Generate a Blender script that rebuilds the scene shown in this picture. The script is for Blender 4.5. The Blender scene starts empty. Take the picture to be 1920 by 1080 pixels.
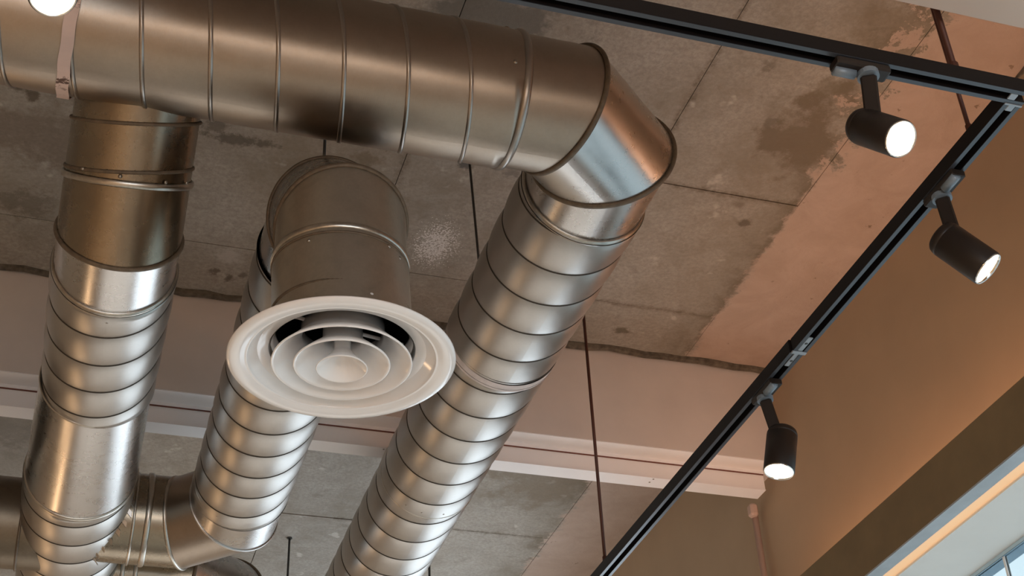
import bpy, bmesh, math, random
from mathutils import Vector, Matrix
random.seed(7)
PI = math.pi
scene = bpy.context.scene
COL = scene.collection
ZC = 1.5                     # camera height above the floor; heights below are given relative to the camera

# ------------------------------------------------------------------ camera, world, light, exposure
def camera_axes(yaw, pitch, roll):
    cy, sy, cp, sp = math.cos(yaw), math.sin(yaw), math.cos(pitch), math.sin(pitch)
    f = Vector((sy*cp, cy*cp, sp)); r = Vector((cy, -sy, 0)); u = r.cross(f)
    return r*math.cos(roll)+u*math.sin(roll), -r*math.sin(roll)+u*math.cos(roll), f
CR, CU, CF = camera_axes(math.radians(19.162), math.radians(35.246), math.radians(-3.052))
cd = bpy.data.cameras.new('camera'); cam = bpy.data.objects.new('camera', cd); COL.objects.link(cam)
cd.sensor_width = 36; cd.lens = 36*2667/1920
cd.clip_start = .05
cam.matrix_world = Matrix(((CR.x, CU.x, -CF.x, 0), (CR.y, CU.y, -CF.y, 0), (CR.z, CU.z, -CF.z, ZC), (0, 0, 0, 1)))
scene.camera = cam

SKY = 4.3
world = bpy.data.worlds.new('overcast_sky'); scene.world = world; world.use_nodes = True
wn = world.node_tree.nodes; bg = wn['Background']
bg.inputs[0].default_value = (.78, .90, 1, 1); bg.inputs[1].default_value = SKY

scene.view_settings.view_transform = 'Standard'
scene.view_settings.look = 'None'
scene.view_settings.exposure = 0
scene.view_settings.gamma = 1
scene.view_settings.use_curve_mapping = False
scene.cycles.use_denoising = True
scene.cycles.max_bounces = 8
scene.cycles.sample_clamp_indirect = 6

def light(name, kind, loc, energy, col, rot=(0, 0, 0), **k):
    l = bpy.data.lights.new(name, kind); l.energy = energy; l.color = col
    for a, v in k.items(): setattr(l, a, v)
    o = bpy.data.objects.new(name, l); o.location = (loc[0], loc[1], loc[2]+ZC); o.rotation_euler = rot
    COL.objects.link(o); return o
def portal(name, loc, rot, sx, sy):
    o = light(name, 'AREA', loc, 1, (1, 1, 1), rot, shape='RECTANGLE', size=sx, size_y=sy)
    o.data.cycles.is_portal = True
    return o
WARM = (1, .62, .33)
FAR_Y = 9.0; NEAR_Y = -3.6; LEFT_X = -4.2; RIGHT_X = 2.49
portal('window_portal', (RIGHT_X+.22, 2.3, .13), (0, PI/2, 0), 2.96, 3.6)
portal('window_portal', (RIGHT_X+.22, 6.95, .42), (0, PI/2, 0), 3.55, 2.9)
portal('window_portal', (.4, NEAR_Y-.18, -.1), (PI/2, 0, 0), 3.6, 2.4)
# unseen warm spots added outside the picture for bounce from the left and behind
WARM_SPOTS = [(-2.6, 1.5), (-2.6, 3.2), (-1.6, .2), (-2.8, -.8), (-1.2, -2.2)]
for x, y in WARM_SPOTS:
    light('unseen_warm_spot', 'SPOT', (x, y, 1.5), 105, WARM, (0, 0, 0), spot_size=math.radians(95), spot_blend=.6, shadow_soft_size=.03)
for x, y, z, e in ((-1.25, 6.9, .6, 13), (-1.35, 5.6, .55, 8)):   # two unseen point lights added for warm stripes on the ducts
    light('unseen_warm_point', 'POINT', (x, y, z), e, WARM, shadow_soft_size=.05)
for x in (-1.7, -.7, .3, 1.3):                      # unseen row added behind the camera for warm highlights on the main duct
    light('unseen_warm_point', 'POINT', (x, -1.0, .35), 14, WARM, shadow_soft_size=.07)
sun = light('hazy_sun', 'SUN', (6, 2, 4), 13, (.95, .97, 1), angle=math.radians(4))
sun.rotation_euler = Vector((-1, .10, -.95)).to_track_quat('-Z', 'Y').to_euler()
COVE = light('cove_light', 'AREA', (2.385, 1.4, 1.75), 18, (1, .55, .33), (PI, 0, 0), shape='RECTANGLE', size=.02, size_y=5.4)

# ------------------------------------------------------------------ unprojection: where a seen point lies on a plane of the room
def ray(px, py):
    d = CR*((px-960)/2667)+CU*((540-py)/2667)+CF
    return d.normalized()
def on(px, py, ax, v):
    d = ray(px, py); return d*(v/d[ax])

# ------------------------------------------------------------------ materials
def newmat(name):
    m = bpy.data.materials.new(name); m.use_nodes = True
    nt = m.node_tree
    return m, nt, nt.nodes['Principled BSDF']
class N:
    """small helper around one node tree"""
    def __init__(s, nt): s.nt = nt
    def n(s, t, **k):
        x = s.nt.nodes.new(t)
        for a, v in k.items(): setattr(x, a, v)
        return x
    def link(s, a, b): s.nt.links.new(a, b)
    def val(s, sock, v):
        if hasattr(v, 'is_linked') or isinstance(v, bpy.types.NodeSocket): s.link(v, sock)
        else: sock.default_value = v
    def math(s, op, a, b=0.0, clamp=False):
        x = s.n('ShaderNodeMath', operation=op, use_clamp=clamp); s.val(x.inputs[0], a); s.val(x.inputs[1], b); return x.outputs[0]
    def noise(s, vec, scale, detail=3.0, rough=.55, dist=0.0):
        x = s.n('ShaderNodeTexNoise'); s.link(vec, x.inputs['Vector']); x.inputs['Scale'].default_value = scale
        x.inputs['Detail'].default_value = detail; x.inputs['Roughness'].default_value = rough; x.inputs['Distortion'].default_value = dist
        return x.outputs[0]
    def mapr(s, v, a, b, c=0.0, d=1.0):
        x = s.n('ShaderNodeMapRange'); s.link(v, x.inputs[0])
        for i, q in enumerate((a, b, c, d)): x.inputs[i+1].default_value = q
        return x.outputs[0]
    def mix(s, f, a, b, mode='MIX'):
        x = s.n('ShaderNodeMix', data_type='RGBA', blend_type=mode); s.val(x.inputs[0], f)
        for i, q in ((6, a), (7, b)):
            if isinstance(q, tuple): x.inputs[i].default_value = (*q[:3], 1)
            else: s.link(q, x.inputs[i])
        return x.outputs[2]
    def mapping(s, vec, scale):
        x = s.n('ShaderNodeMapping'); s.link(vec, x.inputs[0]); x.inputs['Scale'].default_value = scale; return x.outputs[0]
    def bump(s, h, strength, dist, bsdf):
        x = s.n('ShaderNodeBump'); x.inputs['Strength'].default_value = strength; x.inputs['Distance'].default_value = dist
        s.link(h, x.inputs['Height']); s.link(x.outputs[0], bsdf.inputs['Normal'])
def plain(name, col, rough=.5, metal=0.0, spec=.5, noise=.0, nscale=20):
    m, nt, b = newmat(name); k = N(nt)
    b.inputs['Base Color'].default_value = (*col, 1); b.inputs['Roughness'].default_value = rough; b.inputs['Metallic'].default_value = metal
    b.inputs['Specular IOR Level'].default_value = spec
    if noise:
        g = k.n('ShaderNodeNewGeometry').outputs['Position']
        v = k.mapr(k.noise(g, nscale, 4), .3, .7, 1-noise, 1+noise*.6)
        c = k.mix(1.0, tuple(col), tuple(col), 'MULTIPLY')
        mx = k.n('ShaderNodeMix', data_type='RGBA', blend_type='MULTIPLY'); mx.inputs[0].default_value = 1
        mx.inputs[6].default_value = (*col, 1); k.link(v, mx.inputs[7]); k.link(mx.outputs[2], b.inputs['Base Color'])
    return m
def steel(name, col, rough, spangle=.12, brush=.25, dirt=.0):
    m, nt, b = newmat(name); k = N(nt)
    geo = k.n('ShaderNodeNewGeometry').outputs['Position']; uv = k.n('ShaderNodeTexCoord').outputs['UV']
    b.inputs['Metallic'].default_value = 1
    big = k.noise(geo, 7, 4, .6); fine = k.noise(geo, 160, 2, .6); mid = k.noise(geo, 30, 4, .65, .6)
    t = k.math('ADD', k.math('MULTIPLY', big, .55), k.math('MULTIPLY', mid, .45))
    c0 = tuple(x*(1-spangle) for x in col); c1 = tuple(min(1, x*(1+spangle)) for x in col)
    c = k.mix(k.mapr(t, .32, .68), c0, c1)
    c = k.mix(k.mapr(fine, .4, .75, 0, spangle*1.2), c, tuple(x*.55 for x in col))
    if dirt:
        c = k.mix(k.mapr(k.noise(geo, 13, 5, .7, .4), .52, .72, 0, dirt), c, (.10, .075, .045))
    k.link(c, b.inputs['Base Color'])
    k.link(k.mapr(t, .3, .7, rough-.02, rough+.04), b.inputs['Roughness'])
    lines = k.noise(k.mapping(uv, (2, 700, 1)), 1, 4, .7)
    h = k.math('ADD', k.math('MULTIPLY', lines, brush), k.math('MULTIPLY', k.noise(geo, 9, 1), .10))
    k.bump(h, .2, .0012, b)
    return m

STEEL = steel('galvanised_spiral_steel', (.45, .43, .405), .38, .05)
STEEL_A = steel('galvanised_main_duct_steel', (.37, .31, .255), .34, .07, .7)
STEEL_SMOOTH = steel('smooth_galvanised_sheet', (.53, .515, .50), .27, .06, .2)
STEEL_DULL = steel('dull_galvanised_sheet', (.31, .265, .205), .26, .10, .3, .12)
SEAM_SHADE = plain('dark_seam_shade', (.05, .04, .03), .6, .4)  # near-black tone carries the shadow beside each lock seam
SEAM_A = steel('lock_seam_steel', (.38, .35, .32), .32, .1)
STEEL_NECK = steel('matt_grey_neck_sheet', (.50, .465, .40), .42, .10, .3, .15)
STEEL_DARK = steel('dark_mottled_sheet', (.20, .165, .125), .42, .12, .2, .3)  # darker brown sheet with random mottling
SEALANT = plain('grey_brown_sealant', (.135, .098, .064), .55, .2, noise=.3, nscale=60)
BEAD = steel('beaded_joint_steel', (.52, .49, .44), .30, .2, .1, .3)
TAPE = plain('pale_joint_tape', (.66, .58, .56), .6, noise=.12, nscale=40)
STRAP_M, _nt, _b = newmat('scuffed_pink_paint'); _k = N(_nt)
_g = _k.n('ShaderNodeNewGeometry').outputs['Position']
_scuff = _k.math('MULTIPLY', _k.mapr(_k.noise(_k.mapping(_g, (60, 60, 200)), 1, 3, .6), .54, .60), _k.mapr(_k.noise(_g, 14, 2), .46, .56))
_k.link(_k.mix(_scuff, (.62, .47, .42), (.10, .05, .035)), _b.inputs['Base Color']); _b.inputs['Roughness'].default_value = .55
BLACK = plain('semi_gloss_black_paint', (.010, .008, .008), .5, spec=.18)
BLACK_MATT = plain('black_powder_coat', (.020, .014, .011), .42, spec=.35)
LIP = plain('blue_tinted_track_lip', (.045, .052, .065), .30, .2, .8)  # black paint given a blue-grey tint for the daylight it reflects
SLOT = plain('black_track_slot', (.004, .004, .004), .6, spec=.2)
PLATE = plain('grey_connector_plate', (.32, .36, .40), .4, .3)
LEVER = plain('grey_adapter_lever', (.20, .25, .30), .4, .2)
CHROME = plain('chrome_lens_ring', (.75, .73, .70), .15, 1)
ROD_D = plain('dark_steel_rod', (.06, .06, .058), .5, .4)
ROD_B = plain('brown_track_hanger', (.075, .022, .012), .5, .2)
CONDUIT = plain('pink_painted_conduit', (.58, .42, .35), .55)
DIFF = plain('gloss_white_enamel', (.88, .86, .85), .16, spec=.6)
DIFF_IN = plain('grey_white_enamel', (.62, .61, .62), .3)
SCREW = plain('zinc_screw', (.35, .32, .28), .35, 1)
BEAM_P = plain('pinkish_white_plaster', (.70, .64, .605), .8, noise=.06, nscale=5)
TRIM_P = plain('white_painted_trunking', (.86, .845, .855), .55, noise=.03, nscale=8)
WALL_P = plain('warm_beige_wall_paint', (.45, .34, .235), .85, noise=.04, nscale=4)
BULK_P = plain('beige_bulkhead_paint', (.55, .46, .40), .85)
LEDGE_P = plain('dark_olive_ledge_paint', (.215, .155, .082), .75, noise=.12, nscale=9)
SOFFIT_BLUE = plain('blue_grey_edge_board', (.40, .46, .51), .6, noise=.12, nscale=12)
SOFFIT_P = plain('pale_grey_soffit_paint', (.74, .75, .73), .7, noise=.03, nscale=9)
TILE_M = plain('pale_blue_glazed_tile', (.78, .88, .92), .2, noise=.03, nscale=25)
TILE_EDGE = plain('blue_tile_edging', (.50, .68, .80), .3)
GROUT = plain('white_grout', (.85, .85, .85), .8)
FLOOR_P = plain('polished_screed_floor', (.52, .48, .43), .35, noise=.12, nscale=2)
FRAME_P = plain('window_frame_grey', (.25, .25, .26), .4)
def emis(name, col, s):
    m, nt, b = newmat(name)
    b.inputs['Base Color'].default_value = (*col, 1); b.inputs['Emission Color'].default_value = (*col, 1); b.inputs['Emission Strength'].default_value = s
    return m
LENS, _nt, _b = newmat('lit_led_lens'); _k = N(_nt)
_uv = _k.n('ShaderNodeTexCoord').outputs['UV']
_v = _k.n('ShaderNodeTexVoronoi'); _v.inputs['Scale'].default_value = 9; _k.link(_uv, _v.inputs['Vector'])
_b.inputs['Base Color'].default_value = (1, .9, .7, 1); _b.inputs['Emission Color'].default_value = (1, .82, .5, 1)
_k.link(_k.mapr(_v.outputs[0], 0, .7, 16, 5), _b.inputs['Emission Strength'])
LED = emis('warm_led_diffuser', (.92, .55, .29), .38)
GLASS, _nt, _b = newmat('clear_window_glass'); _k = N(_nt)
_t = _k.n('ShaderNodeBsdfTransparent'); _gl = _k.n('ShaderNodeBsdfGlossy'); _gl.inputs['Roughness'].default_value = .02
_mx = _k.n('ShaderNodeMixShader'); _mx.inputs[0].default_value = .06
_k.link(_t.outputs[0], _mx.inputs[1]); _k.link(_gl.outputs[0], _mx.inputs[2]); _k.link(_mx.outputs[0], _nt.nodes['Material Output'].inputs[0])

DIM_GLASS, _nt, _b = newmat('sky_dimming_glass'); _k = N(_nt)  # even tint added to the panes so the sky behind renders dimmer
_t = _k.n('ShaderNodeBsdfTransparent'); _gl = _k.n('ShaderNodeBsdfGlossy'); _gl.inputs['Roughness'].default_value = .03
_g = _k.n('ShaderNodeNewGeometry').outputs['Position']
_k.link(_k.mix(_k.mapr(_k.noise(_g, 5, 5, .7), .3, .7), (.455, .485, .485), (.475, .50, .50)), _t.inputs[0])
_mx = _k.n('ShaderNodeMixShader'); _mx.inputs[0].default_value = .05
_k.link(_t.outputs[0], _mx.inputs[1]); _k.link(_gl.outputs[0], _mx.inputs[2]); _k.link(_mx.outputs[0], _nt.nodes['Material Output'].inputs[0])

def concrete():
    m, nt, b = newmat('stained_bare_concrete'); k = N(nt)
    P = k.n('ShaderNodeNewGeometry').outputs['Position']
    sep = k.n('ShaderNodeSeparateXYZ'); k.link(P, sep.inputs[0]); X, Y = sep.outputs[0], sep.outputs[1]
    big = k.noise(P, 1.7, 6, .62, .3); mid = k.noise(P, 6.5, 6, .68, .5); fine = k.noise(P, 70, 4, .7); blot = k.noise(P, 26, 5, .75)
    c = k.mix(k.mapr(big, .36, .64), (.265, .23, .185), (.41, .38, .34))
    c = k.mix(k.mapr(mid, .38, .66, 0, .6), c, (.44, .415, .38))
    c = k.mix(k.mapr(k.noise(P, 17, 6, .75, .6), .50, .66, 0, .5), c, (.25, .22, .18))
    c = k.mix(k.mapr(fine, .38, .66, 0, .55), c, (.22, .20, .17))
    # damp, olive and dark blotches
    bl = k.math('MULTIPLY', k.mapr(k.noise(P, 2.6, 5, .7, .8), .56, .70), k.mapr(k.noise(P, 11, 5, .75), .40, .62))
    c = k.mix(k.math('MULTIPLY', bl, .6), c, (.155, .135, .10))
    sp = k.mapr(k.noise(P, 24, 4, .7, 1.0), .70, .76)
    c = k.mix(k.math('MULTIPLY', sp, .6), c, (.12, .10, .08))
    lt = k.math('MULTIPLY', k.mapr(k.noise(P, 9, 3, .6), .66, .72), .55)
    c = k.mix(lt, c, (.58, .545, .50))
    # single stains where the slab shows them: centre, radii, strength, colour
    for (sx, sy, rx, ry, st, cc) in ((2.00, 2.86, .15, .21, .85, (.16, .125, .085)), (2.10, 2.42, .20, .16, .6, (.20, .165, .115)), (.92, 2.63, .22, .12, .75, (.12, .115, .10)),
                                     (.25, 3.12, .30, .05, .75, (.13, .105, .08)), (-.20, 3.45, .35, .18, .55, (.14, .10, .07)), (1.93, 5.2, .30, .3, .6, (.20, .155, .105)), (-.3, 5.6, .5, .5, .5, (.16, .15, .135))):
        dx = k.math('DIVIDE', k.math('SUBTRACT', X, sx), rx); dy = k.math('DIVIDE', k.math('SUBTRACT', Y, sy), ry)
        d = k.math('SQRT', k.math('ADD', k.math('MULTIPLY', dx, dx), k.math('MULTIPLY', dy, dy)))
        d = k.math('ADD', d, k.mapr(k.noise(P, 7, 5, .7), .25, .75, -.75, .75))
        c = k.mix(k.mapr(d, .55, 1.0, st, 0), c, cc)
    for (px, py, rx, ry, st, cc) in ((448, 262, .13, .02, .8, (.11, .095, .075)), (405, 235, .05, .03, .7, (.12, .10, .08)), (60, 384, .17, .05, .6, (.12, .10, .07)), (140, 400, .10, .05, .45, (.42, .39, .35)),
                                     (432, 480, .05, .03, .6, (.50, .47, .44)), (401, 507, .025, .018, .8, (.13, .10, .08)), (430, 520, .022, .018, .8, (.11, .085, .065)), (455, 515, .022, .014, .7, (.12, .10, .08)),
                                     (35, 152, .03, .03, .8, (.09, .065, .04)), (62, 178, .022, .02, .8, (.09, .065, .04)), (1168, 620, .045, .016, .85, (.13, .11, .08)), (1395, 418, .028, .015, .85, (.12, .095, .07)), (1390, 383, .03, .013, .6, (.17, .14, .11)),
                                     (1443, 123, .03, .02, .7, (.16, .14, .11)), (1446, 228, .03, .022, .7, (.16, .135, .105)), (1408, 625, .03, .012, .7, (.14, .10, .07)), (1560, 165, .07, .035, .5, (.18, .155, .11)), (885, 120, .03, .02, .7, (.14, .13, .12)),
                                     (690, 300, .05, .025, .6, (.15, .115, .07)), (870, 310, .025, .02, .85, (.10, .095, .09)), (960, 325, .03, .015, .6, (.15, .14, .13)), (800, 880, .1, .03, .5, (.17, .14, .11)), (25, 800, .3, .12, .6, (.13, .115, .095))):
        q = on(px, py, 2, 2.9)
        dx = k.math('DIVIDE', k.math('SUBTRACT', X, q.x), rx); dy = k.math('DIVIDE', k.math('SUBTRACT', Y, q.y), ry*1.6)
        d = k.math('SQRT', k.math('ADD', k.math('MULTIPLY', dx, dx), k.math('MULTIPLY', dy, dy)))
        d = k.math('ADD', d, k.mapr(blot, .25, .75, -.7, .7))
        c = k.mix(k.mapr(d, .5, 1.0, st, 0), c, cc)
    # dirt gathered along the board joints
    jn = k.mapr(k.noise(P, 30, 6, .75), .35, .6)
    for (sock, v, other, lo, hi) in ((Y, 3.2, X, 1.5, 2.14), (Y, 3.875, X, 1.55, 2.14), (X, 1.573, Y, 2.3, 3.0), (X, .815, Y, 2.9, 3.5), (X, 2.12, Y, 3.05, 4.2), (Y, 5.79, X, 1.1, 2.1), (Y, 6.02, X, 2.1, 2.5)):
        w = k.math('ABSOLUTE', k.math('ADD', k.math('SUBTRACT', sock, v), k.mapr(blot, .3, .7, -.012, .012)))
        m1 = k.math('MULTIPLY', k.mapr(w, .004, .020, 1, 0), k.math('MULTIPLY', k.math('GREATER_THAN', other, lo), k.math('LESS_THAN', other, hi)))
        c = k.mix(k.math('MULTIPLY', k.math('MULTIPLY', m1, jn), .75), c, (.14, .11, .08))
    # white spray speckle
    dx = k.math('SUBTRACT', X, 1.02); dy = k.math('SUBTRACT', Y, 3.70)
    d = k.math('SQRT', k.math('ADD', k.math('MULTIPLY', dx, dx), k.math('MULTIPLY', k.math('MULTIPLY', dy, dy), .35)))
    f = k.mapr(d, .03, .15, .30, -.16)
    s2 = k.mapr(k.math('ADD', k.noise(P, 170, 2, .5), f), .70, .78)
    c = k.mix(k.math('MULTIPLY', s2, .75), c, (.80, .78, .77))
    # pink paint lapped on to the slab along the right wall, with a ragged edge
    e = k.math('ADD', X, k.math('MULTIPLY', k.mapr(k.noise(P, 8, 9, .78, .3), .25, .75, -1, 1), k.mapr(Y, 2.75, 3.1, .24, .05)))
    pm = k.mapr(e, 2.115, 2.14)
    edge = k.math('MULTIPLY', k.mapr(e, 1.97, 2.10), k.math('SUBTRACT', 1.0, pm))
    c = k.mix(k.math('MULTIPLY', edge, k.mapr(mid, .4, .6, 0, .8)), c, (.17, .14, .10))
    pink = k.mix(k.mapr(mid, .35, .7), (.415, .315, .255), (.49, .385, .325))
    pink = k.mix(k.math('MULTIPLY', k.mapr(k.noise(P, 15, 4, .7), .66, .71), .8), pink, (.16, .11, .07))
    c = k.mix(pm, c, pink)
    k.link(c, b.inputs['Base Color']); b.inputs['Roughness'].default_value = .85
    h = k.math('ADD', k.math('MULTIPLY', mid, .6), k.math('MULTIPLY', fine, .3))
    k.bump(h, .5, .012, b)
    return m
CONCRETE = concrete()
MORTAR = plain('dark_ragged_mortar', (.13, .11, .085), .9, noise=.5, nscale=40)

# ------------------------------------------------------------------ object helpers
def thing(name, label, cat, loc, group=None):
    o = bpy.data.objects.new(name, None); COL.objects.link(o)
    o.location = (loc[0], loc[1], loc[2]+ZC); o.empty_display_size = .05
    o['label'] = label; o['category'] = cat
    if group: o['group'] = group
    o['loc'] = tuple(loc)
    return o
def base(o):
    while o is not None and 'loc' not in o: o = o.parent
    return Vector(o['loc']) if o is not None else Vector((0, 0, 0))
def mesh(name, V, F, mat, parent=None, smooth=False, uv=None, kind=None, label=None):
    me = bpy.data.meshes.new(name)
    if parent is None: off = Vector((0, 0, -ZC))
    else: off = base(parent)
    if parent is not None and parent.get('kind') == 'structure': off = Vector((0, 0, -ZC))
    me.from_pydata([tuple(Vector(v)-off) for v in V], [], F)
    if smooth: me.polygons.foreach_set('use_smooth', [True]*len(me.polygons))
    if uv:
        l = me.uv_layers.new(name='UVMap'); buf = []
        for p in me.polygons:
            idx = list(p.vertices); us = [uv[i] for i in idx]
            buf += [c for q in us for c in q]
        l.data.foreach_set('uv', buf)
    me.materials.append(mat); me.update()
    o = bpy.data.objects.new(name, me); COL.objects.link(o)
    if parent is not None: o.parent = parent
    if kind: o['kind'] = kind
    if label: o['label'] = label
    return o
def structure(name, V, F, mat, parent=None, **k): return mesh(name, V, F, mat, parent, kind=None if parent else 'structure', **k)
def box_vf(a, b):
    x0, y0, z0 = a; x1, y1, z1 = b
    V = [(x0,y0,z0),(x1,y0,z0),(x1,y1,z0),(x0,y1,z0),(x0,y0,z1),(x1,y0,z1),(x1,y1,z1),(x0,y1,z1)]
    return V, [(0,3,2,1),(4,5,6,7),(0,1,5,4),(1,2,6,5),(2,3,7,6),(3,0,4,7)]
def join(*vfs):
    V, F = [], []
    for v, f in vfs:
        n = len(V); V += list(v); F += [tuple(i+n for i in q) for q in f]
    return V, F
def frame(d, ref=Vector((0, 0, -1))):
    """e1 = the 'down' side of an axis, e2 = d x e1"""
    d = Vector(d).normalized(); e1 = (ref - d*ref.dot(d))
    if e1.length < 1e-4: e1 = Vector((0, -1, 0)) - d*d.dot(Vector((0, -1, 0)))
    e1.normalize(); return d, e1, d.cross(e1)
def bevel_box(c, ax, size, bev):
    """box with chamfered long edges; ax = three unit axes, size = full sizes; chamfer in the plane of axes 1,2 and shallow at the ends"""
    a, b, cc = [Vector(x).normalized() for x in ax]; L, w, h = size[0]/2, size[1]/2, size[2]/2
    prof = [(-w+bev,-h),(w-bev,-h),(w,-h+bev),(w,h-bev),(w-bev,h),(-w+bev,h),(-w,h-bev),(-w,-h+bev)]
    V, F = [], []
    for s, k in ((-L, .0), (-L+bev, 1), (L-bev, 1), (L, .0)):
        for (p, q) in prof:
            f = 1 if k else 1-bev/max(w, h)*.8
            V.append(Vector(c)+a*s+b*p*f+cc*q*f)
    for i in range(3):
        for j in range(8): F.append((i*8+j, i*8+(j+1) % 8, (i+1)*8+(j+1) % 8, (i+1)*8+j))
    F.append(tuple(range(7, -1, -1))); F.append(tuple(range(24, 32)))
    return V, F
def lathe(c, d, prof, n=64, closed=False):
    """profile (radius, distance along d) revolved about the axis"""
    d, e1, e2 = frame(d); V, F, UV = [], [], []
    for i, (r, s) in enumerate(prof):
        for j in range(n):
            t = 2*PI*j/n; V.append(Vector(c)+d*s+(e1*math.cos(t)+e2*math.sin(t))*r); UV.append((j/n, s))
    for i in range(len(prof)-1):
        for j in range(n): F.append((i*n+j, i*n+(j+1) % n, (i+1)*n+(j+1) % n, (i+1)*n+j))
    if closed:
        i = len(prof)-1
        for j in range(n): F.append((i*n+j, i*n+(j+1) % n, (j+1) % n, j))
    return V, F, UV
def sweep(pts, rad, n=8, closed=True, flat=None):
    """thin round bead along a list of (point, outward normal)"""
    V, F = [], []; m = len(pts)
    for i, (p, nr) in enumerate(pts):
        a, b = pts[(i+1) % m][0], pts[i-1][0]
        t = (a-b) if closed else (pts[min(i+1, m-1)][0]-pts[max(i-1, 0)][0])
        t.normalize(); nn = (nr-t*nr.dot(t)).normalized(); bb = t.cross(nn)
        ra, rb = (rad, rad) if flat is None else (rad, flat)
        for j in range(n):
            q = 2*PI*j/n; V.append(p+nn*math.cos(q)*ra+bb*math.sin(q)*rb)
    for i in range(m if closed else m-1):
        k = (i+1) % m
        for j in range(n): F.append((i*n+j, i*n+(j+1) % n, k*n+(j+1) % n, k*n+j))
    if not closed:
        F.append(tuple(range(n))); F.append(tuple(range((m-1)*n, m*n))[::-1])
    return V, F
def tube(p, q, r, n=12):
    d = Vector(q)-Vector(p); L = d.length
    V, F, _ = lathe(p, d, [(r, 0), (r, L)], n)
    F.append(tuple(range(n))[::-1]); F.append(tuple(range(n, 2*n)))
    return V, F
NT = 112
def spiral_shell(P0, d, L, r, pitch, s0, prof, n=NT):
    """duct wall wound from one strip: rows follow the helix, so its lock seam is geometry. prof: (phase 0..1, radius offset)"""
    d, e1, e2 = frame(d); V, F, UV = [], [], []; S = len(prof)
    k0 = math.floor(-s0/pitch)-2; k1 = math.ceil((L-s0)/pitch)+2
    rows = [(k+u, dr) for k in range(k0, k1) for (u, dr) in prof]
    for (u, dr) in rows:
        for j in range(n+1):
            t = 2*PI*j/n; s = s0+pitch*(u+j/n)
            s = min(max(s, 0), L)
            V.append(Vector(P0)+d*s+(e1*math.cos(t)+e2*math.sin(t))*(r+dr)); UV.append((j/n, s))
    for i in range(len(rows)-1):
        for j in range(n):
            a, b = i*(n+1)+j, i*(n+1)+j+1
            q = (a, b, b+n+1, a+n+1)
            if (V[q[0]]-V[q[3]]).length < 1e-7 and (V[q[1]]-V[q[2]]).length < 1e-7: continue
            F.append(q)
    return V, F, UV
def spiral_seam(P0, d, L, r, pitch, s0, w, h, n=NT, cut=0):
    """raised ribbon of the lock seam as one continuous helix"""
    d, e1, e2 = frame(d); V, F = [], []
    m = int((L-cut-2*w)/pitch*n); th0 = (w-s0)/pitch*2*PI
    for i in range(m+1):
        t = th0+2*PI*i/n; s = s0+pitch*t/(2*PI); nr = e1*math.cos(t)+e2*math.sin(t); c = Vector(P0)+d*s
        for (a, b) in ((-w/2, -.001), (-w*.32, h), (w*.32, h), (w/2, -.001)): V.append(c+d*a+nr*(r+b))
    for i in range(m):
        for j in range(3): F.append((i*4+j, i*4+j+1, i*4+4+j+1, i*4+4+j))
    return V, F
FLAT_PROF = [(0, -.0008), (.04, .0004), (.12, .0024), (.3, .0046), (.5, .0052), (.7, .0046), (.88, .0024), (.96, .0004)]
RIDGE_PROF = [(0, .0), (.1, .0004), (.3, .0012), (.5, .0014), (.7, .0012), (.9, .0004)]
def gore_vf(P0, P1, n0, n1, r0, r1=None, n=96, m=3):
    """straight sheet piece between two cutting planes"""
    r1 = r1 or r0
    d, e1, e2 = frame(P1-P0); V, F, UV = [], [], []
    for i in range(m+1):
        for j in range(n+1):
            t = 2*PI*j/n; u = e1*math.cos(t)+e2*math.sin(t)
            a = P0+u*r0; a = a-d*((u*r0).dot(n0)/d.dot(n0)); b = P1+u*r1; b = b-d*((u*r1).dot(n1)/d.dot(n1))
            p = a.lerp(b, i/m); V.append(p); UV.append((j/n, (p-P0).dot(d)))
    for i in range(m):
        for j in range(n):
            a = i*(n+1)+j; F.append((a, a+1, a+n+2, a+n+1))
    return V, F, UV
def miter_ring(P, d, nrm, r, n=96):
    d, e1, e2 = frame(d); out = []
    for j in range(n):
        t = 2*PI*j/n; u = e1*math.cos(t)+e2*math.sin(t)
        out.append((P+u*r-d*((u*r).dot(nrm)/d.dot(nrm)), u))
    return out
def ring_bead(name, parent, P, d, r, rad, mat, flat=None, **k):
    V, F = sweep(miter_ring(Vector(P), Vector(d), Vector(d).normalized(), r), rad, 8, True, flat)
    return mesh(name, V, F, mat, parent, True, **k)
def screw_on(parent, P, nrm, r=.0045):
    V, F, _ = lathe(Vector(P)-Vector(nrm)*.001, nrm, [(r, 0), (r*.95, .0015), (r*.6, .003), (r*.15, .0036)], 8)
    F.append(tuple(range(24, 32)))
    return mesh('screw', V, F, SCREW, parent, True)
def elbow(label, pts, r, mats, bead=.004, beadmat=None, name='duct_elbow', cat='duct elbow', group=None, beads=True, flat=None):
    pts = [Vector(p) for p in pts]
    t = thing(name, label, cat, pts[len(pts)//2]-Vector((0, 0, r)), group)
    ds = [(pts[i+1]-pts[i]).normalized() for i in range(len(pts)-1)]
    nr = [ds[0]]+[(ds[i]+ds[i+1]).normalized() for i in range(len(ds)-1)]+[ds[-1]]
    for i in range(len(ds)):
        V, F, UV = gore_vf(pts[i], pts[i+1], nr[i], nr[i+1], r)
        mesh('gore', V, F, mats[i % len(mats)], t, True, UV)
    if beads:
        for i in range(1, len(pts)-1):
            V, F = sweep(miter_ring(pts[i], ds[i], nr[i], r+.0015), bead, 8, True, flat)
            mesh('seam_ring', V, F, beadmat or SEALANT, t, True)
    return t

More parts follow.
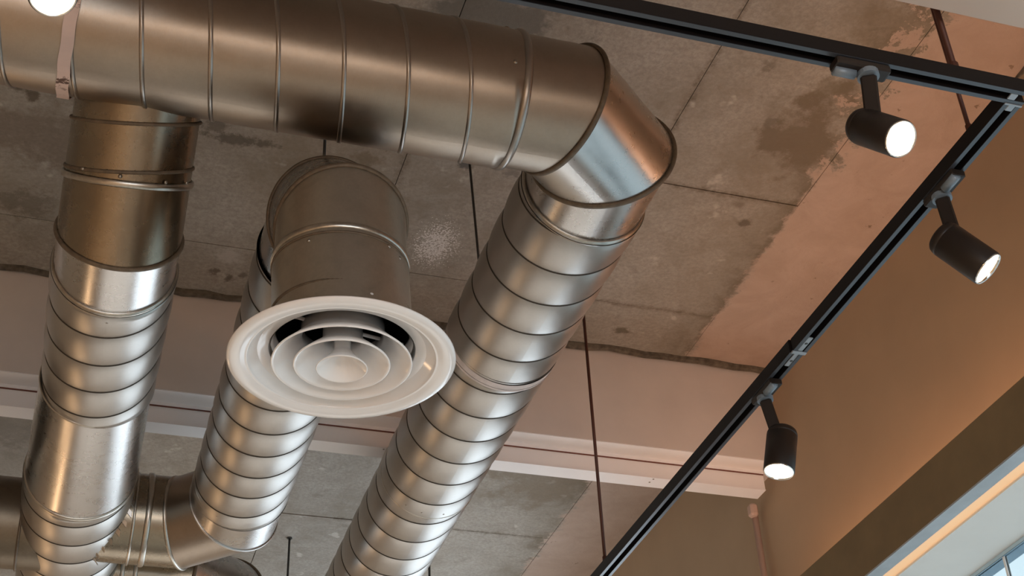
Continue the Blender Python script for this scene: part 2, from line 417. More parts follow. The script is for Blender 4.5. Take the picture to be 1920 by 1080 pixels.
# ------------------------------------------------------------------ the room
CE = 2.9
V, F = box_vf((LEFT_X-.2, NEAR_Y-.2, -ZC-.15), (RIGHT_X+.35, FAR_Y+.2, -ZC)); structure('floor', V, F, FLOOR_P)
V, F = box_vf((LEFT_X-.2, NEAR_Y-.2, CE+.012), (RIGHT_X+.35, FAR_Y+.2, CE+.3)); ceiling = structure('ceiling', V, F, plain('recessed_joint_concrete', (.17, .15, .12), .9))
xs = [LEFT_X, -2.98, -2.22, -1.46, -.70, .055, .815, 1.573, 2.13]
ys_near = [NEAR_Y, -2.0, -.75, .5, 1.75, 3.2, 3.875, 4.18]
ys_far = [4.4, 5.0, 5.79, 6.6, 7.8, FAR_Y]
for ys in (ys_near, ys_far):
    for i in range(len(xs)-1):
        for j in range(len(ys)-1):
            g = .0013; dz = random.uniform(-.002, .002)
            V, F = box_vf((xs[i]+g, ys[j]+g, CE+dz), (xs[i+1]-g, ys[j+1]-g, CE+.02)); structure('concrete_panel', V, F, CONCRETE, ceiling)
for y0, y1 in ((NEAR_Y, 4.18), (4.4, FAR_Y)):
    V, F = box_vf((2.1305, y0, CE+.0005), (RIGHT_X, y1, CE+.02)); structure('plaster_strip', V, F, CONCRETE, ceiling)
def wall(name, a, b, mat): 
    V, F = box_vf(a, b); return structure(name, V, F, mat)
def wall_with_hole(name, mat, axis, at, thick, u0, u1, v0, v1, h):
    """wall slab on a plane with one opening h = (hu0, hu1, hv0, hv1)"""
    parts = []
    for (a0, a1, b0, b1) in ((u0, h[0], v0, v1), (h[1], u1, v0, v1), (h[0], h[1], v0, h[2]), (h[0], h[1], h[3], v1)):
        if axis == 0: parts.append(box_vf((at, a0, b0), (at+thick, a1, b1)))
        else: parts.append(box_vf((a0, at, b0), (a1, at+thick, b1)))
    V, F = join(*parts); return structure(name, V, F, mat)
wall('wall_left', (LEFT_X-.2, NEAR_Y, -ZC), (LEFT_X, FAR_Y, CE+.012), WALL_P)
V, F = join(*[box_vf((a, NEAR_Y-.2, b0), (b, NEAR_Y, b1)) for (a, b, b0, b1) in ((LEFT_X, -1.4, -ZC, CE+.012), (2.2, RIGHT_X, -ZC, CE+.012), (-1.4, 2.2, -ZC, -1.3), (-1.4, 2.2, 1.1, CE+.012))]); structure('wall_front', V, F, WALL_P)
parts = [box_vf((RIGHT_X, a, b0), (RIGHT_X+.24, b, b1)) for (a, b, b0, b1) in ((NEAR_Y, .5, -ZC, CE+.012), (.5, 4.1, -ZC, -1.35), (4.1, 5.5, -ZC, CE+.012), (5.5, 8.4, -ZC, -1.35), (5.5, 8.4, 2.2, CE+.012), (8.4, FAR_Y, -ZC, CE+.012))]
parts.append(box_vf((RIGHT_X, .5, 1.64), (RIGHT_X+.045, 4.1, CE+.012)))
V, F = join(*parts); wr = structure('wall_right', V, F, WALL_P)
wb = wall('wall_back', (LEFT_X, FAR_Y, -ZC), (RIGHT_X, FAR_Y+.2, CE+.012), WALL_P)
def window(name, axis, at, u0, u1, v0, v1, nm):
    fr = []; w = .05
    def bx(a0, a1, b0, b1, d0=-.04, d1=.04):
        return box_vf((at+d0, a0, b0), (at+d1, a1, b1)) if axis == 0 else box_vf((a0, at+d0, b0), (a1, at+d1, b1))
    V, F = join(bx(u0, u1, v0, v0+w), bx(u0, u1, v1-w, v1), bx(u0, u0+w, v0+w, v1-w), bx(u1-w, u1, v0+w, v1-w))
    o = structure(name, V, F, FRAME_P)
    st = (u1-u0)/nm
    for i in range(nm):
        if i:
            V, F = bx(u0+st*i-w/2, u0+st*i+w/2, v0+w, v1-w); structure('mullion', V, F, FRAME_P, o)
        a0 = u0+st*i+(w if i == 0 else w/2); a1 = u0+st*(i+1)-(w if i == nm-1 else w/2)
        V, F = bx(a0, a1, v0+w, v1-w, -.004, .004); structure('pane', V, F, GLASS, o)
window('window_2', 0, RIGHT_X+.12, 5.5, 8.4, -1.35, 2.2, 3)
window('added_front_window', 1, NEAR_Y-.1, -1.4, 2.2, -1.3, 1.1, 2)  # unseen window behind the camera, added to light the beam face
# downstand beam with its plaster face, and the bulkhead close to the camera
V, F = box_vf((LEFT_X, 4.18, 2.503), (RIGHT_X, 4.40, CE+.012)); structure('trim_1', V, F, BEAM_P)
pts = []
for i in range(90):
    x = LEFT_X+(RIGHT_X-LEFT_X)*i/89
    pts.append((Vector((x, 4.168+random.uniform(-.012, .004), CE-.004+random.uniform(-.004, .006))), Vector((0, -.7, -.7))))
V, F = sweep(pts, .016, 6, False); structure('trim_2', V, F, MORTAR)
pts = []
for i in range(70):
    pts.append((Vector((RIGHT_X+.004+random.uniform(-.006, .006), 1.2+2.95*i/69, CE-.001+random.uniform(-.006, .004))), Vector((-.7, 0, -.7))))
V, F = sweep(pts, .009, 6, False); structure('trim_5', V, F, MORTAR)
V, F = box_vf((-.1, .95, 1.78), (RIGHT_X, 1.407, CE+.012)); structure('trim_3', V, F, BULK_P)
# white trunking along the foot of the beam: a lipped upper board and a box below it
tr = thing('cable_trunking', 'long white painted trunking along the foot of the pink plaster beam', 'trunking', (0, 4.3, 2.42))
V, F = join(box_vf((LEFT_X, 4.263, 2.42), (2.445, 4.333, 2.497)))
mesh('trunking_box', V, F, TRIM_P, tr)
V, F = box_vf((LEFT_X, 4.257, 2.487), (2.445, 4.263, 2.5), ); mesh('trunking_lid', V, F, TRIM_P, tr)
V, F = box_vf((LEFT_X, 4.2585, 2.4835), (2.4445, 4.264, 2.487)); mesh('shadow_strip', V, F, plain('brown_gap_shade', (.16, .06, .045), .8), tr)  # solid brown strip standing for the shadow between lid and box
V, F = box_vf((LEFT_X, 4.2602, 2.42), (2.445, 4.263, 2.424)); mesh('lower_lip', V, F, TRIM_P, tr)
for px, py in ((1232, 890), (1218, 904), (733, 814)):
    P = on(px, py, 2, 2.42); screw_on(tr, (P.x, min(max(P.y, 4.27), 4.32), 2.42), (0, 0, -1), .004)
V, F = box_vf((LEFT_X, 4.181, 2.4995), (RIGHT_X-.002, 4.262, 2.5025)); mesh('upper_board', V, F, TRIM_P, tr)
# ledge with hidden cove light, edge board, LED slot and soffit
V, F = box_vf((2.183, NEAR_Y, 1.645), (2.20, 4.40, 1.80)); ledge = structure('trim_4', V, F, LEDGE_P)
V, F = box_vf((2.20, NEAR_Y, 1.70), (RIGHT_X, 4.40, 1.715)); structure('shelf_board', V, F, LEDGE_P, ledge)
V, F = box_vf((2.183, NEAR_Y, 1.64), (2.229, 4.40, 1.645)); structure('edge_board', V, F, SOFFIT_BLUE, ledge)
V, F = box_vf((2.229, NEAR_Y, 1.646), (2.274, 4.40, 1.66)); structure('led_diffuser', V, F, LED, ledge)
V, F = box_vf((2.274, NEAR_Y, 1.64), (RIGHT_X, 4.40, 1.66)); structure('soffit_board', V, F, SOFFIT_P, ledge)
V, F = box_vf((2.378, -1.3, 1.715), (2.392, 4.1, 1.722)); structure('led_tape', V, F, plain('white_led_tape', (.7, .6, .5), .6), ledge)
# glazed front of the right wall below the ledge: panes tinted to dim the sky, pale blue head frame, thin white joints
w1 = structure('window_1', *box_vf((RIGHT_X-.006, .5, 1.6285), (RIGHT_X+.04, 4.1, 1.6395)), TILE_EDGE)
structure('head_shadow_strip', *box_vf((RIGHT_X-.007, .5, 1.6255), (RIGHT_X+.04, 4.1, 1.6285)), plain('blue_shadow_bead', (.22, .36, .48), .4), w1)  # darker blue strip, the shadow line below the frame set in colour
P = on(1883, 1040, 0, RIGHT_X); ty = P.y
ym = sorted([ty-1.25*i for i in range(0, 3) if ty-1.25*i > .6]+[ty+1.25*i for i in range(1, 3) if ty+1.25*i < 4.0])
ye = [.5]+ym+[4.1]
for y in ym: structure('mullion', *box_vf((RIGHT_X-.006, y-.0045, -1.35), (RIGHT_X+.004, y+.0045, 1.6255)), GROUT, w1)
for i in range(len(ye)-1): structure('pane', *box_vf((RIGHT_X-.004, ye[i]+.0045, -1.35), (RIGHT_X+.002, ye[i+1]-.0045, 1.6255)), DIM_GLASS, w1)
# conduit down the corner of the beam
cp = on(1419, 1010, 0, 2.455)
co = thing('conduit', 'thin pink painted conduit running down the wall below the end of the white trunking', 'conduit', (cp.x, cp.y, 2.1))
V, F = tube((2.462, cp.y, 2.40), (2.462, cp.y, -ZC+.1), .0125, 14); mesh('pipe', V, F, CONDUIT, co, True)
V, F = bevel_box(Vector((2.450, cp.y-.012, 2.40)), ((0, 0, 1), (1, 0, 0), (0, 1, 0)), (.05, .032, .04), .008); mesh('elbow_box', V, F, CONDUIT, co)
for z in (2.1, 1.2):
    V, F = bevel_box(Vector((2.474, cp.y, z)), ((0, 1, 0), (1, 0, 0), (0, 0, 1)), (.05, .026, .016), .003); mesh('clip', V, F, CONDUIT, co)

# ------------------------------------------------------------------ ducts
ZA = 2.212; RA = .1575; YA = 2.253; XD = 1.0738; ZB = 1.96; RB = .137; XC = .4405
ax = Vector((1, 0, 0)); ay = Vector((0, 1, 0))
def spiral_duct(label, P0, d, L, r, pitch, s0, prof, shell, seam, sw, sh, group=None, cut=0):
    P0 = Vector(P0); d = Vector(d)
    t = thing('spiral_duct', label, 'duct', P0+d*(L/2)-Vector((0, 0, r)), group)
    V, F, UV = spiral_shell(P0, d, L, r, pitch, s0, prof); mesh('duct_wall', V, F, shell, t, True, UV)
    V, F = spiral_seam(P0, d, L, r, pitch, s0, sw, sh, cut=cut); mesh('lock_seam', V, F, seam, t, True)
    return t
# main duct across the top
xA0 = -1.8; LA = .793-xA0
A = spiral_duct('wide galvanised main duct running across the top, with raised lock seams', (xA0, YA, ZA), ax, LA, RA, .138, .0025-xA0-.138*13, RIDGE_PROF, STEEL_A, SEAM_A, .011, .0035, cut=.075)
ring_bead('end_bead', A, (.797, YA, ZA), ax, RA-.001, .0060, SEAM_A, .010)
for px, py in ((978, 89), (953, 242), (930, 268)):
    pass
for th in (-2.35, -1.35):
    n = Vector((0, math.sin(th), -math.cos(th))); screw_on(A, Vector((.765, YA, ZA))+n*(RA+.001), n, .0055)
elb = elbow('bright three-piece elbow joining the main duct to the right-hand duct',
            [(.79, YA, ZA), (.925, YA, ZA), (XD, 2.378, ZA-.004), (XD, 2.535, ZA-.008)], RA-.004, [STEEL_A, STEEL_SMOOTH, STEEL_SMOOTH], .0055, SEALANT, flat=.0075)
# right-hand duct going away, in two lengths joined under pale tape
D1 = spiral_duct('galvanised spiral duct running away from the bright elbow to the pale taped joint', (XD, 2.515, ZA-.008), ay, .685, RA, .1375, 2.649-2.515, FLAT_PROF, STEEL, SEAM_SHADE, .0056, .0012)
ring_bead('end_bead', D1, (XD, 2.514, ZA-.008), ay, RA-.0015, .0055, BEAD, .011)
for th in (.35, -1.25):
    n = Vector((-math.sin(th), 0, -math.cos(th))); screw_on(D1, Vector((XD, 2.556, ZA-.008))+n*(RA+.001), n, .005)
D2 = spiral_duct('lower length of the right-hand spiral duct, beyond the pale taped joint', (XD, 3.20, ZA-.008), ay, 3.9, RA-.002, .1395, .035, FLAT_PROF, STEEL, SEAM_SHADE, .0056, .0012)
V, F, UV = gore_vf(Vector((XD, 3.176, ZA-.008)), Vector((XD, 3.21, ZA-.008)), ay, ay, RA+.0048, RA+.0044); mesh('joint_tape', V, F, TAPE, D2, True, UV, label='pale pinkish tape around the joint')
ring_bead('end_bead', D2, (XD, 3.165, ZA-.008), ay, RA+.002, .003, SEAM_SHADE, .003)
ring_bead('coupling_bead', D2, (XD, 4.02, ZA-.008), ay, RA+.001, .003, BEAD, .006)
for th in (.55, .2, -.25):
    n = Vector((-math.sin(th), 0, -math.cos(th))); screw_on(D2, Vector((XD, 3.99, ZA-.008))+n*(RA+.002), n, .004)
# left-hand branch: dips from the main duct, then runs away level
Mb = Vector((0, 2.63, ZB)); db = Vector((0, math.cos(math.radians(45)), -math.sin(math.radians(45))))
T0 = Mb-db*.37
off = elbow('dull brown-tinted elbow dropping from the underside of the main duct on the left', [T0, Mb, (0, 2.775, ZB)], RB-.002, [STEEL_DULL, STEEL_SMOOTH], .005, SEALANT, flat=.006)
off.children[0].name = 'drop_gore'
ring_bead('coupling_bead', off, Mb-db*.256, (db+Vector((.12, 0, 0))).normalized(), RB+.001, .0035, SEALANT, .004)
ring_bead('coupling_bead', off, Mb-db*.126, (db+Vector((.05, 0, 0))).normalized(), RB+.002, .004, BEAD, .008)
ring_bead('lap_edge', off, Mb-db*.152, (db+Vector((.13, 0, 0))).normalized(), RB+.001, .0025, SEALANT, .004)
for th in (.12, .75, -.6, -1.1):
    n0 = frame(db); n = n0[1]*math.cos(th)+n0[2]*math.sin(th); screw_on(off, Mb-db*.141+n*(RB+.003), n, .0045)
B1 = spiral_duct('left-hand spiral duct between the dull elbow and the smooth tapered sleeve', (0, 2.755, ZB), ay, .51, RB, .1235, .095, FLAT_PROF, STEEL, SEAM_SHADE, .0054, .0012)
ring_bead('end_bead', B1, (0, 2.754, ZB), ay, RB-.0005, .005, BEAD, .010)
screw_on(B1, (0, 2.780, ZB-RB-.003), (0, 0, -1), .005)
V, F, UV = gore_vf(Vector((-.004, 3.262, ZB)), Vector((-.01, 3.775, ZB)), ay, ay, .1395, .1535, 96, 6)
SL = thing('duct_sleeve', 'smooth shiny tapered sleeve on the left-hand duct above the tee', 'duct sleeve', (-.007, 3.5, ZB-.15))
mesh('sleeve_wall', V, F, STEEL_SMOOTH, SL, True, UV)
ring_bead('sleeve_bead', SL, (-.004, 3.262, ZB), ay, .1398, .0025, BEAD, .005)
ring_bead('sleeve_bead', SL, (-.010, 3.768, ZB), ay, .1538, .0045, BEAD, .010)
B2 = spiral_duct('lowest length of the left-hand spiral duct, below the smooth sleeve, with two branches', (-.012, 3.77, ZB), ay, 3.2, .1515, .1235, .055, FLAT_PROF, STEEL, SEAM_SHADE, .0056, .0012)
# branch tee to the middle duct
YT = 4.045
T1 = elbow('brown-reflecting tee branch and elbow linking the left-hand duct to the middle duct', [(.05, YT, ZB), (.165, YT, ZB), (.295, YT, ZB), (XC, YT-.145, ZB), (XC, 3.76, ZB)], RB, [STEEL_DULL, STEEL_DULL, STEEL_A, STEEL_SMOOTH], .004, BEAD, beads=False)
d45 = Vector((XC-.295, -.145, 0)).normalized()
for P, d, nr, rad, fl, mt in ((Vector((.155, YT, ZB)), ax, ax, .003, .004, BEAD), (Vector((.195, YT, ZB)), ax, ax, .004, .009, BEAD), (Vector((.295, YT, ZB)), ax, (ax+d45).normalized(), .004, .006, BEAD), (Vector((XC, YT-.145, ZB)), -ay, (d45-ay).normalized(), .0035, .005, STEEL_SMOOTH)):
    V, F = sweep(miter_ring(P, d, nr, RB+.001), rad, 8, True, fl); mesh('seam_ring', V, F, mt, T1, True)
for i in range(9):
    th = -1.45+i*.21
    u = Vector((0, math.sin(th), -math.cos(th)))*(RB+.002); x = math.sqrt(max(.1545**2-u.z**2, .0))
    c = Vector((x-.012+.004, YT, ZB))+u
    V, F = bevel_box(c, (Vector((.5, .2, -.5)), Vector((0, math.cos(th), math.sin(th))), Vector((.5, math.sin(th), -math.cos(th)))), (.02, .017+.004*random.random(), .003), .001); mesh('saddle_tab', V, F, STEEL_SMOOTH, T1)
T2 = elbow('farther tee branch and elbow half hidden behind the brown-reflecting tee', [(.05, YT+.40, ZB), (.165, YT+.40, ZB), (.33, YT+.40, ZB), (.49, YT+.53, ZB), (.49, YT+.9, ZB)], RB, [STEEL_DULL, STEEL_DULL, STEEL_SMOOTH, STEEL_SMOOTH], .004, SEALANT, beads=False)
for x in (.155, .195):
    ring_bead('seam_ring', T2, (x, YT+.40, ZB), ax, RB+.001, .004, BEAD, .007)
d46 = Vector((.16, .13, 0)).normalized()
V, F = sweep(miter_ring(Vector((.33, YT+.40, ZB)), ax, (ax+d46).normalized(), RB+.001), .004, 8, True, .006); mesh('seam_ring', V, F, SEALANT, T2, True)
V, F = sweep(miter_ring(Vector((.49, YT+.53, ZB)), ay, (ay+d46).normalized(), RB+.001), .004, 8, True, .006); mesh('seam_ring', V, F, SEALANT, T2, True)
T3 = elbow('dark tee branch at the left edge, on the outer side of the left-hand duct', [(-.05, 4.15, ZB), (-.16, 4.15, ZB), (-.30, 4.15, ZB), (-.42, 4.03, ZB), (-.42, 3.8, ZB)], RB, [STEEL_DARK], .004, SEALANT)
# middle duct and its drop to the diffuser
C1 = spiral_duct('middle spiral duct running from the tee towards the round white diffuser', (XC, 2.60, ZB), ay, 1.17, RB, .1215, .0, FLAT_PROF, STEEL, SEAM_SHADE, .0054, .0012)
ring_bead('coupling_bead', C1, (XC, 3.735, ZB), ay, RB+.001, .003, BEAD, .006)
for th in (-.12, .5):
    n = Vector((-math.sin(th), 0, -math.cos(th))); screw_on(C1, Vector((XC, 3.728, ZB))+n*(RB+.002), n, .004)
YN = 2.335; ZE = ZB; yd = 2.315; XDF = XC+.006
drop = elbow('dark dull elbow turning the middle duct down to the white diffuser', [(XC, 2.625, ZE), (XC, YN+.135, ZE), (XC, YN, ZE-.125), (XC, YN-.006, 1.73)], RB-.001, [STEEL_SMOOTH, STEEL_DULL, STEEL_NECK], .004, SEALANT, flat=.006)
nk = thing('neck_duct', 'dull grey neck with small screws just above the white diffuser', 'duct', (XC, YN, 1.522))
V, F, UV = gore_vf(Vector((XDF, yd, 1.522)), Vector((XC, YN-.004, 1.735)), Vector((0, 0, 1)), Vector((0, 0, 1)), RB+.0025); mesh('neck_wall', V, F, STEEL_NECK, nk, True, UV)
ring_bead('neck_bead', nk, (XC, YN-.004, 1.735), (0, 0, 1), RB+.002, .0045, BEAD, .008)
ring_bead('neck_bead', nk, (XC, YN-.006, 1.717), (0, 0, 1), RB+.0025, .002, SEALANT, .003)
ring_bead('neck_bead', nk, (XC+.003, YN-.012, 1.597), (0, 0, 1), RB+.0025, .0025, SEALANT, .004)
for a in (-128, -58, -44):
    n = Vector((math.cos(math.radians(a)), math.sin(math.radians(a)), 0)); screw_on(nk, Vector((XC, YN-.006, 1.703 if a != -58 else 1.712))+n*(RB+.003), n, .0045)
# round white diffuser
zd = 1.4925
df = thing('air_diffuser', 'round glossy white air diffuser with nested cones hanging from the dull neck', 'diffuser', (XC, yd, zd))
c = Vector((XDF, yd, zd)); up = Vector((0, -.008, 1)).normalized()
V, F, UV = lathe(c, up, [(.1335, .075), (.1345, .052), (.138, .047), (.150, .036), (.170, .0175), (.1785, .0098), (.1812, .0071), (.1818, .0056), (.1826, .0036), (.1842, .0029), (.1856, .0034), (.1880, .0028), (.195, -.0004), (.204, -.0022), (.212, -.0020), (.2185, .0000), (.2215, .0028), (.222, .0048), (.2205, .0066), (.205, .014), (.170, .022), (.1435, .026), (.1425, .030)], 96)
mesh('outer_rim', V, F, DIFF, df, True, UV)
for nm, (rr, ru, hz, dz) in zip(('outer_cone', 'middle_cone'), ((.1365, .080, .058, -.004), (.0937, .037, .052, -.007))):
    V, F, UV = lathe(c+up*dz, up, [(ru, hz+.03), (ru, hz), (rr-.022, .02), (rr-.006, .003), (rr-.0015, -.0008), (rr+.0005, .0003), (rr, .003), (rr-.02, .023), (ru+.0025, hz+.002), (ru+.0025, hz+.03)], 96, True)
    mesh(nm, V, F, DIFF, df, True, UV)
V, F, UV = lathe(c+up*-.015, up, [(.004, .043), (.0165, .036), (.030, .018), (.0475, .0005), (.049, -.0005), (.0502, .0008), (.049, .003), (.032, .021), (.019, .039), (.0165, .045), (.0165, .12), (.0, .12)], 64)
mesh('centre_cone', V, F, DIFF, df, True, UV)
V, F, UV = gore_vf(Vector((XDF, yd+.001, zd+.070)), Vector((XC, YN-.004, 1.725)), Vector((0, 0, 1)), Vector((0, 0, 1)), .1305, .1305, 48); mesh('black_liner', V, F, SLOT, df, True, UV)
for i in range(4):
    a = math.radians(12+90*i); d = Vector((math.cos(a), math.sin(a), 0))
    V, F = bevel_box(c+d*.077+up*.078, (d, d.cross(up), up), (.118, .009, .006), .002); mesh('spoke', V, F, DIFF_IN, df)

# saddle strap under the main duct
st = thing('duct_strap', 'pink painted flat strap passing under the main duct beside the top left lamp', 'strap', (-.15, YA, ZA-RA))
V, F = [], []; path = [(Vector((-.148, YA-RA-.006, CE-.002)), Vector((0, -1, 0)))]
for i in range(33):
    a = -PI/2+PI*i/32; path.append((Vector((-.148-.006*math.cos(a)+.001*math.sin(i*1.3), YA+math.sin(a)*(RA+.0062), ZA-math.cos(a)*(RA+.0062))), Vector((0, math.sin(a), -math.cos(a)))))
path.append((Vector((-.148, YA+RA+.006, CE-.002)), Vector((0, 1, 0))))
for p, n in path:
    for (w, h) in ((-.0125, -.0012), (.0125, -.0012), (.0125, .0012), (-.0125, .0012)): V.append(p+Vector((w, 0, 0))+n*h)
for i in range(len(path)-1):
    for j in range(4): F.append((i*4+j, i*4+(j+1) % 4, i*4+4+(j+1) % 4, i*4+4+j))
mesh('strap_band', V, F, STRAP_M, st)
# hanger rods
def rod(name, label, p, q, r, mat, cat='rod', group=None):
    t = thing(name, label, cat, p, group)
    V, F = tube(p, q, r, 10); mesh('shaft', V, F, mat, t, True)
    V, F = tube(Vector(q)-Vector((0, 0, .006)), Vector(q), r*2.6, 8); mesh('ceiling_nut', V, F, mat, t)
    return t
rod('hanger_rod', 'short dark rod above the dull elbow of the white diffuser', (.4175, 2.45, 2.06), (.4175, 2.45, CE), .0035, ROD_D)
p, q = on(899, 500, 1, 3.24), on(880, 300, 1, 3.24); q = q+(q-p)*((CE-q.z)/(q.z-p.z))
rod('hanger_rod', 'thin dark rod between the diffuser elbow and the right-hand duct', p, q, .0040, ROD_D)
rod('hanger_rod', 'dark rod rising to the slab at the bottom of the photo, beyond the middle duct', (.943, 6.03, 1.7), (.943, 6.03, CE), .005, ROD_D)
P = on(805, 1062, 1, 5.6); rod('hanger_rod', 'dark rod half hidden beside the far end of the right-hand duct', (P.x, 5.6, 1.9), (P.x, 5.6, CE), .005, ROD_D)

# ------------------------------------------------------------------ lighting track
ZT = 1.65; TW = .034; TH = .034; XT = 1.450; YU = 1.4525
def track_vf(c0, c1, up=Vector((0, 0, 1))):
    """extruded channel: returns body, lips, slot"""
    d = (Vector(c1)-Vector(c0)).normalized(); s = d.cross(up)
    def ext(prof):
        V, F = [], []; n = len(prof)
        for c in (c0, c1):
            for (a, b) in prof: V.append(Vector(c)+s*a+up*b)
        for j in range(n): F.append((j, (j+1) % n, n+(j+1) % n, n+j))
        F.append(tuple(range(n))[::-1]); F.append(tuple(range(n, 2*n)))
        return V, F
    w = TW/2
    body = ext([(-w, .0012), (-w, TH-.003), (-w+.003, TH), (w-.003, TH), (w, TH-.003), (w, .0012), (.0075, .0012), (.0075, TH-.010), (-.0075, TH-.010), (-.0075, .0012)])
    lips = [ext([(q*(w-.0006), 0), (q*.0078, 0), (q*.0078, .0012), (q*(w-.0006), .0012)][::int(q)]) for q in (1, -1)]
    slot = ext([(-.0074, TH-.0105), (.0074, TH-.0105), (.0074, TH-.0102), (-.0074, TH-.0102)])
    return body, lips, slot
def track(label, c0, c1):
    t = thing('lighting_track', label, 'lighting track', (Vector(c0)+Vector(c1))/2)
    b, l, s = track_vf(c0, c1)
    mesh('channel', *b, BLACK, t)
    for q in l: mesh('lip', *q, LIP, t, label='blue-grey reflecting lower lip')
    mesh('conductor_slot', *s, SLOT, t)
    return t
TU = track('black lighting track crossing the top of the picture', (-1.6, YU, ZT), (XT+TW/2, YU, ZT))
YJ = 2.288
TR1 = track('black lighting track along the right wall, from the corner to the joint plate', (XT, YU+TW/2+.001, ZT), (XT, YJ-.003, ZT))
TR2 = track('black lighting track along the right wall, beyond the joint plate', (XT-.004, YJ+.003, ZT-.001), (XT-.004, 4.05, ZT-.001))
# joint: cross plate and two screwed tongues in the slot
jt = thing('track_joint', 'grey joint piece with two screwed plates where the right track lengths meet', 'track joint', (XT, YJ, ZT))
V, F = bevel_box(Vector((XT-.001, YJ, ZT-.0005)), ((1, 0, 0), (0, 1, 0), (0, 0, 1)), (TW, .010, .004), .001); mesh('cross_plate', V, F, PLATE, jt)
for s in (-1, 1):
    V, F = bevel_box(Vector((XT-.001, YJ+s*.032, ZT+.002)), ((0, 1, 0), (1, 0, 0), (0, 0, 1)), (.052, .0125, .003), .0012); pl = mesh('joint_tongue', V, F, PLATE, jt)
    V, F, _ = lathe(Vector((XT-.001, YJ+s*.036, ZT+.0012)), (0, 0, -1), [(.0038, 0), (.0034, .0012), (.001, .0015)], 10); mesh('screw', V, F, ROD_D, pl)
cj = thing('track_corner', 'grey corner connector where the two black tracks meet', 'track joint', (XT, YU, ZT))
for (c, a, b) in ((Vector((XT-.012, YU, ZT+.001)), (1, 0, 0), (0, 1, 0)), (Vector((XT, YU+.026, ZT+.001)), (0, 1, 0), (1, 0, 0))):
    V, F = bevel_box(c, (a, b, (0, 0, 1)), (.014, .0145, .003), .001); mesh('corner_tongue', V, F, PLATE, cj)
V, F = bevel_box(Vector((XT, YU+TW/2, ZT-.0008)), ((1, 0, 0), (0, 1, 0), (0, 0, 1)), (TW, .004, .0022), .0005); mesh('miter_strip', V, F, PLATE, cj)
# track hangers
def hanger(label, x, y, r=.0042):
    t = thing('track_hanger', label, 'hanger', (x, y, ZT+TH))
    V, F = tube((x, y, ZT+TH-.001), (x, y, CE), r, 10); mesh('shaft', V, F, ROD_B, t, True)
    V, F = tube((x, y, ZT+TH-.001), (x, y, ZT+TH+.018), r*1.5, 10); mesh('grip', V, F, ROD_B, t)
    V, F = tube((x, y, CE-.008), (x, y, CE), r*3, 12); mesh('ceiling_cup', V, F, ROD_B, t)
P = on(1793, 140, 1, YU); hanger('brown hanger rod ending on the top black track', P.x, YU, .0058)
P = on(1824, 255, 0, XT); hanger('brown hanger rod beside the corner, ending on the right track', XT-.003, P.y, .0042)
P = on(1131, 1052, 0, XT-.012); hanger('long thin brown hanger rod far along the right track', XT-.006, P.y, .0048)

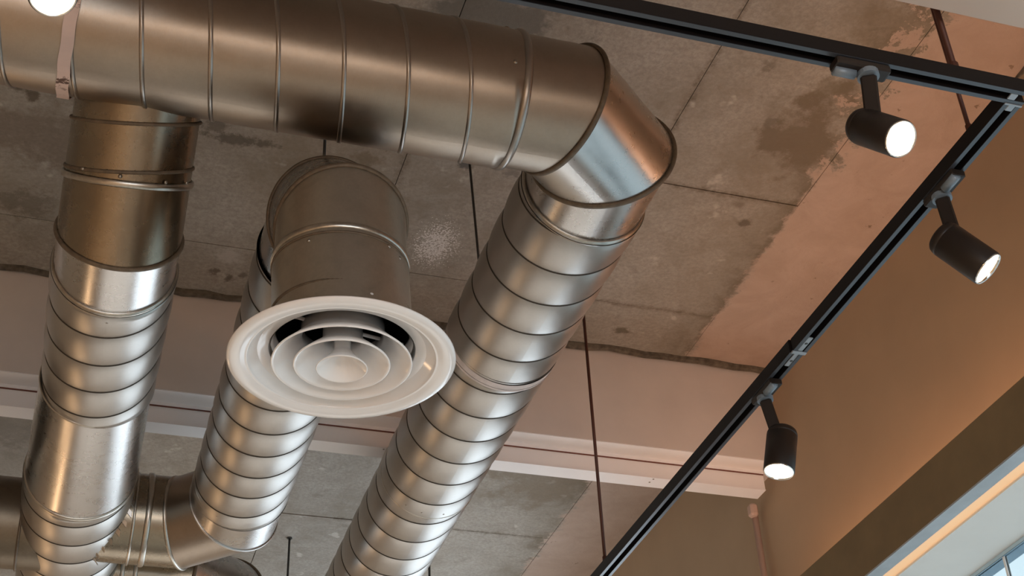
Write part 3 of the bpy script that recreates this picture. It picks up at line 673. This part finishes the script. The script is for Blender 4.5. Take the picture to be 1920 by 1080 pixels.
# ------------------------------------------------------------------ spot heads
def spot_head(label, base_pt, tdir, body_px, plane, img, tilt, L, R, power, flip=1):
    """base_pt on the track, body centre seen at body_px on a plane, axis given by its image direction and its tilt from the line of sight"""
    base_pt = Vector(base_pt); tdir = Vector(tdir); side = tdir.cross(Vector((0, 0, 1)))
    C = on(*body_px, *plane); v = C.normalized()
    w = CR*img[0]-CU*img[1]; w = (w-v*w.dot(v)).normalized()
    d = (-v*math.cos(math.radians(tilt))+w*math.sin(math.radians(tilt))).normalized()
    t = thing('track_spotlight', label, 'spotlight', C)
    z = base_pt.z
    V, F = bevel_box(base_pt+tdir*flip*.012+Vector((0, 0, -.0075)), (tdir, side, (0, 0, 1)), (.100, .031, .015), .003); ad = mesh('adapter', V, F, BLACK_MATT, t)
    V, F = tube(base_pt+tdir*flip*.022+Vector((0, 0, -.016))+side*.006, base_pt+tdir*flip*.060+Vector((0, 0, -.016))+side*.006, .0095, 12); mesh('lever', V, F, LEVER, ad, True, label='blue-grey plastic lever')
    V, F = tube(base_pt+Vector((0, 0, -.014)), base_pt+Vector((0, 0, -.024)), .0185, 20); mesh('pivot_collar', V, F, LEVER, ad, label='blue-grey collar')
    # stem, a flat bar from the collar to the side of the body
    p0 = base_pt+Vector((0, 0, -.024)); p1 = C-d*(L*.10)
    a = (p1-p0).normalized(); s2 = a.cross(v).normalized(); s3 = a.cross(s2)
    V, F = bevel_box((p0+p1)/2, (a, s2, s3), ((p1-p0).length, .027, .020), .003); mesh('stem', V, F, BLACK_MATT, t)
    b0 = C-d*(L/2)
    V, F, UV = lathe(b0, d, [(.001, 0), (R*.80, 0), (R*.92, .004), (R*.985, .011), (R, .0165), (R*.985, .017), (R*.985, .018), (R, .0185), (R, L-.002), (R*.97, L), (R*.93, L), (R*.90, L-.012), (R*.80, L-.016)], 48)
    mesh('body', V, F, BLACK_MATT, t, True, UV)
    V, F, UV = lathe(b0, d, [(R*.945, L-.004), (R*.955, L+.001), (R*.93, L+.0025), (R*.885, L+.001), (R*.875, L-.005)], 48); mesh('lens_ring', V, F, CHROME, t, True, UV)
    d_, e1, e2 = frame(d); V, F, UV = [b0+d*(L-.001)], [], [(.5, .5)]
    for j in range(40):
        q = 2*PI*j/40; V.append(b0+d*(L-.003)+(e1*math.cos(q)+e2*math.sin(q))*R*.885); UV.append((.5+.5*math.cos(q), .5+.5*math.sin(q)))
    for j in range(40): F.append((0, 1+j, 1+(j+1) % 40))
    mesh('lens', V, F, LENS, t, False, UV, label='glowing warm white lens')
    lo = light('spot_beam', 'SPOT', b0+d*(L+.004), power, (1, .70, .42), (0, 0, 0), spot_size=math.radians(70), spot_blend=.7, shadow_soft_size=.025)
    lo.rotation_euler = d.to_track_quat('-Z', 'Y').to_euler()
    return t
PW = 45
P = on(1622, 128, 2, ZT)
spot_head('black spotlight on the top track, lens facing the camera', (P.x, YU, ZT), (-1, 0, 0), (1648, 247), (1, YU+.012), (70, 23), 40, .110, .0315, PW)
P = on(1785, 360, 2, ZT)
spot_head('black spotlight on the right track near the corner, tipped down to the right', (XT, P.y, ZT), (0, -1, 0), (1806, 472), (0, XT+.012), (82, 57), 70, .110, .0340, PW)
P = on(1438, 735, 2, ZT)
spot_head('black spotlight on the right track beyond the joint plate, pointing straight down', (XT-.004, P.y, ZT-.001), (0, -1, 0), (1464, 845), (0, XT+.016), (-7, 80), 56, .110, .0345, PW)
spot_head('black spotlight on the top track at the left edge, before the main duct', (-.10, YU, ZT), (-1, 0, 0), (92, -44), (1, YU+.02), (6, 30), 24, .12, .0335, PW)
